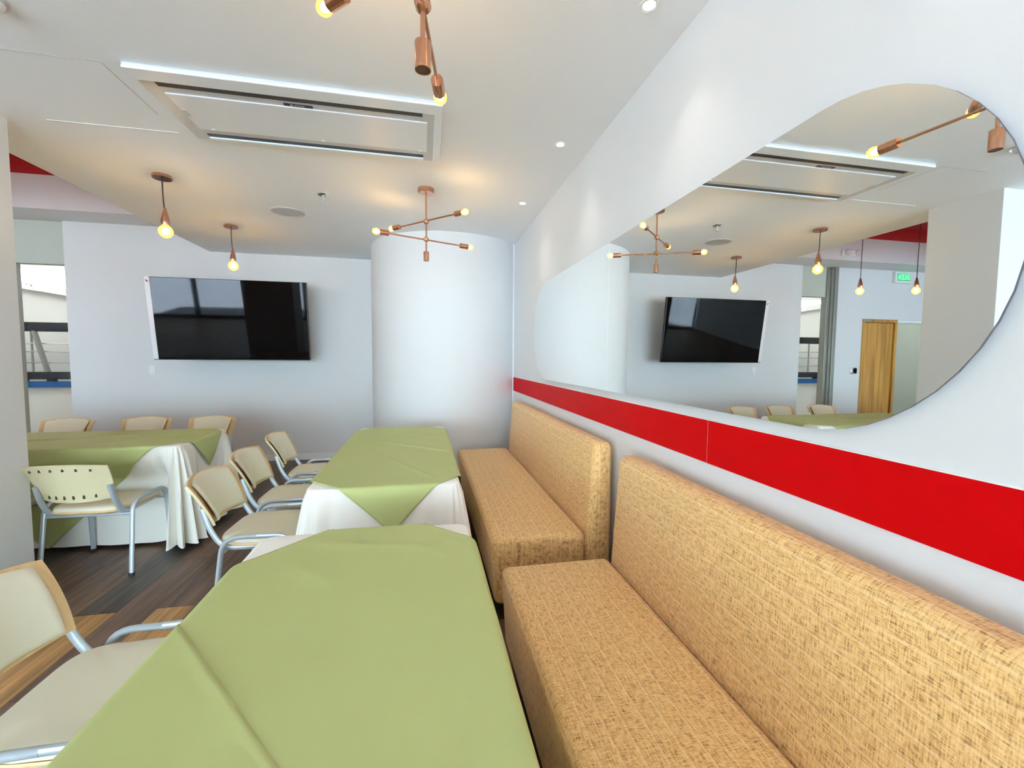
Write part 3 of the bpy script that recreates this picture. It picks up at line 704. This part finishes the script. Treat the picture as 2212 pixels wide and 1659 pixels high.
overlay(R1, (-0.17, 0.655), 1.60, PI / 4, 'large green overlay filling the table nearest the camera', 1, ridges=((-0.36, 1.50, -0.02, 1.42, 0.0028, 0.022), (-0.02, 1.42, 0.06, 1.34, 0.002, 0.02), (-0.40, 1.36, -0.22, 1.20, 0.002, 0.025), (0.05, 1.50, 0.14, 1.36, 0.002, 0.015)))
overlay(R1, (-0.86, 0.19), 1.60, PI / 4 - 0.10, 'green overlay folded over the near left of the closest table', 4, e=0.0068)
overlay(R2, (-0.195, 3.03), 1.61, PI / 4 + 0.03, 'green overlay with its corner hanging down on the second table', 2, ridges=((-0.50, 3.40, 0.16, 2.86, 0.0075, 0.016), (-0.35, 3.72, 0.15, 3.36, 0.006, 0.015), (-0.30, 2.86, 0.04, 2.24, 0.004, 0.013), (-0.15, 3.2, 0.15, 3.16, 0.004, 0.014)))
overlay(R3, (-2.575, 3.76), 1.60, PI / 4, 'green overlay on the table below the television', 3, ridges=((-3.4, 3.62, -2.2, 3.84, 0.010, 0.016), (-2.4, 3.5, -1.8, 3.75, 0.005, 0.014)), gx=0.03, dent=DENT)
overlay(R4, (-4.50, 3.75), 1.60, PI / 4, 'green overlay on the table hidden behind the partition', 8)

# ------------------------------------------------------------------ chairs
def sheet(fn, n, m_, th, mi=(0, 1)):
    """curved board: fn(u,v) -> point, thickness along the local normal"""
    bm = bmesh.new(); A = [[Vector(fn(i / n, j / m_)) for j in range(m_ + 1)] for i in range(n + 1)]
    Nn = [[None] * (m_ + 1) for _ in range(n + 1)]
    for i in range(n + 1):
        for j in range(m_ + 1):
            du = A[min(i + 1, n)][j] - A[max(i - 1, 0)][j]; dv = A[i][min(j + 1, m_)] - A[i][max(j - 1, 0)]
            Nn[i][j] = du.cross(dv).normalized()
    F1 = [[bm.verts.new(A[i][j]) for j in range(m_ + 1)] for i in range(n + 1)]
    F2 = [[bm.verts.new(A[i][j] + Nn[i][j] * th) for j in range(m_ + 1)] for i in range(n + 1)]
    for i in range(n):
        for j in range(m_):
            bm.faces.new((F1[i][j], F1[i + 1][j], F1[i + 1][j + 1], F1[i][j + 1])).material_index = mi[0]
            bm.faces.new((F2[i][j], F2[i][j + 1], F2[i + 1][j + 1], F2[i + 1][j])).material_index = mi[1]
    for i in range(n):
        for j in (0, m_): bm.faces.new((F1[i][j], F1[i + 1][j], F2[i + 1][j], F2[i][j])).material_index = mi[1]
    for j in range(m_):
        for i in (0, n): bm.faces.new((F1[i][j], F1[i][j + 1], F2[i][j + 1], F2[i][j])).material_index = mi[1]
    return bm
def backpt(u, v, inset=0.0, push=0.0):
    """u across -1..1, v from lower edge 0 to upper edge 1; the sitter looks along +y"""
    hw = (0.188 + 0.037 * v ** 1.3) * (1 - 0.02 * (2 * v - 1) ** 2) - inset
    z = 0.512 + 0.218 * v + 0.020 * v * (1 - u * u) - 0.012 * (1 - v) * (1 - u * u)
    y = -0.205 - 0.062 * v - 0.045 * v * v - 0.055 * (1 - u * u) + push
    return (u * hw, y, z)
def make_chair(label, group):
    t = thing('stacking_chair', label, 'chair', (0, 0, 0), 0, group)
    bm = sheet(lambda u, v: backpt(2 * u - 1, v), 20, 12, 0.012, (0, 1))
    rows = [(0.88, [-0.72, -0.44, -0.16, 0.12, 0.40, 0.68]), (0.13, [-0.66, -0.42, -0.17, 0.08, 0.34, 0.62])]
    for v_, us in rows:
        for u_ in us:
            p = Vector(backpt(u_, v_)); box(bm, p.x - 0.0045, p.x + 0.0045, p.y - 0.0165, p.y - 0.010, p.z - 0.011, p.z + 0.011, mi=2)
    obj('backrest', bm, ['shell', 'shell_b', 'slot'], t, smooth=45, recalc=True, label='tan moulded back shell with rows of slots behind')
    # padded front of the backrest
    def pad(u, v):
        uu, vv = 2 * u - 1, v; ed = min(1 - abs(uu), min(vv, 1 - vv) * 2.2)
        puff = 0.013 * (1 - max(0, 1 - ed / 0.10) ** 2.2) + 0.005
        p = backpt(uu, 0.06 + 0.925 * vv, inset=0.042)
        return (p[0], p[1] + puff, p[2])
    bm = sheet(pad, 28, 20, 0.012, (0, 0)); obj('back_cushion', bm, 'pad', t, smooth=60)
    # seat: superellipse outline, drooping front
    def outline(a, k=1.0):
        c, s = math.cos(a), math.sin(a); p = 0.36
        x = 0.215 * k * math.copysign(abs(c) ** p, c); y = 0.212 * k * math.copysign(abs(s) ** (p + 0.12), s)
        x *= (1.0 + 0.05 * (y / 0.21)); return x, y + 0.005
    def disc(name, z0, prof, m, parent):
        bm = bmesh.new(); n = 48; rings = []
        for k, h in prof:
            rings.append([bm.verts.new((*outline(2 * PI * i / n, k), z0 + h - 0.022 * max(0, outline(2 * PI * i / n, k)[1] / 0.21) ** 3 + 0.004 * (outline(2 * PI * i / n, k)[1] < -0.1))) for i in range(n)])
        for a, b in zip(rings, rings[1:]):
            for i in range(n): j = (i + 1) % n; bm.faces.new((a[i], a[j], b[j], b[i]))
        bm.faces.new(rings[0]); bm.faces.new(rings[-1])
        return obj(name, bm, m, parent, smooth=50)
    disc('seat', 0.405, [(0.90, -0.012), (1.0, 0.0), (1.01, 0.008), (1.0, 0.012)], 'shell', t)
    disc('seat_cushion', 0.417, [(0.985, 0.0), (0.99, 0.010), (0.965, 0.021), (0.90, 0.027), (0.6, 0.030), (0.3, 0.029)], 'pad', t)
    for sx in (-1, 1):
        up = bendpath([(sx * 0.192, -0.262, 0.60), (sx * 0.196, -0.232, 0.50), (sx * 0.196, -0.170, 0.392), (sx * 0.190, -0.02, 0.392), (sx * 0.188, 0.15, 0.395)], 0.09, 6)
        obj('back_support', T(up, 0.0115, n=12, r2=0.016), 'tube', t)
        rl = bendpath([(sx * 0.248, -0.205, 0.008), (sx * 0.238, -0.150, 0.462), (sx * 0.236, 0.01, 0.462)], 0.11, 7)
        fl = bendpath([(sx * 0.248, 0.212, 0.008), (sx * 0.238, 0.178, 0.462), (sx * 0.236, 0.01, 0.462)], 0.11, 7)
        for p, yf in ((rl, -0.205), (fl, 0.212)):
            lg = obj('leg', T(p, 0.0115, n=12, r2=0.015), 'tube', t)
            obj('foot_cap', lathe(bmesh.new(), [(0, 0), (0.015, 0), (0.0165, 0.008), (0.015, 0.020), (0, 0.020)], 14, c=(sx * 0.248, yf, 0)), 'rubber', lg)
    for y in (-0.157, 0.183): obj('crossbar', T([(-0.240, y, 0.382), (0.240, y, 0.382)], 0.009, n=10), 'tube', t)
    return t
G2 = 'cream chairs along the tables by the benches'; G3 = 'cream chairs around the table below the television'
def rz(deg): return math.radians(deg - 90)           # heading of the sitter, degrees from +x
ch = make_chair('cream chair seen from behind, its slotted back beside the partition', G3)
ch.location = (-2.05, 3.235, 0); ch.rotation_euler = (0, 0, rz(88))
for x, y, a, lb, g in (
    (-0.845, 2.58, -2, 'cream chair directly left of the second table, nearest of its three chairs', G2),
    (-0.873, 3.14, -1, 'cream chair between two others along the left side of the second table', G2),
    (-0.878, 3.78, 0, 'cream chair farthest along the second table, close to the back wall', G2),
    (-0.884, 1.37, 0, 'large cream chair cut off by the left edge, beside the nearest green table', G2),
    (-2.183, 4.66, -92, 'cream chair at the back wall right of the others, showing beyond the table end', G3),
    (-2.781, 4.69, -89, 'cream chair back showing above the far table under the television\'s left half', G3),
    (-3.454, 4.67, -89, 'cream chair back above the far table in front of the back opening', G3),
    (-2.74, 3.335, 90, 'chair almost wholly hidden by the partition, one grey tube showing', G3)):
    dup(ch, (x, y, 0), rz(a), lb, g)
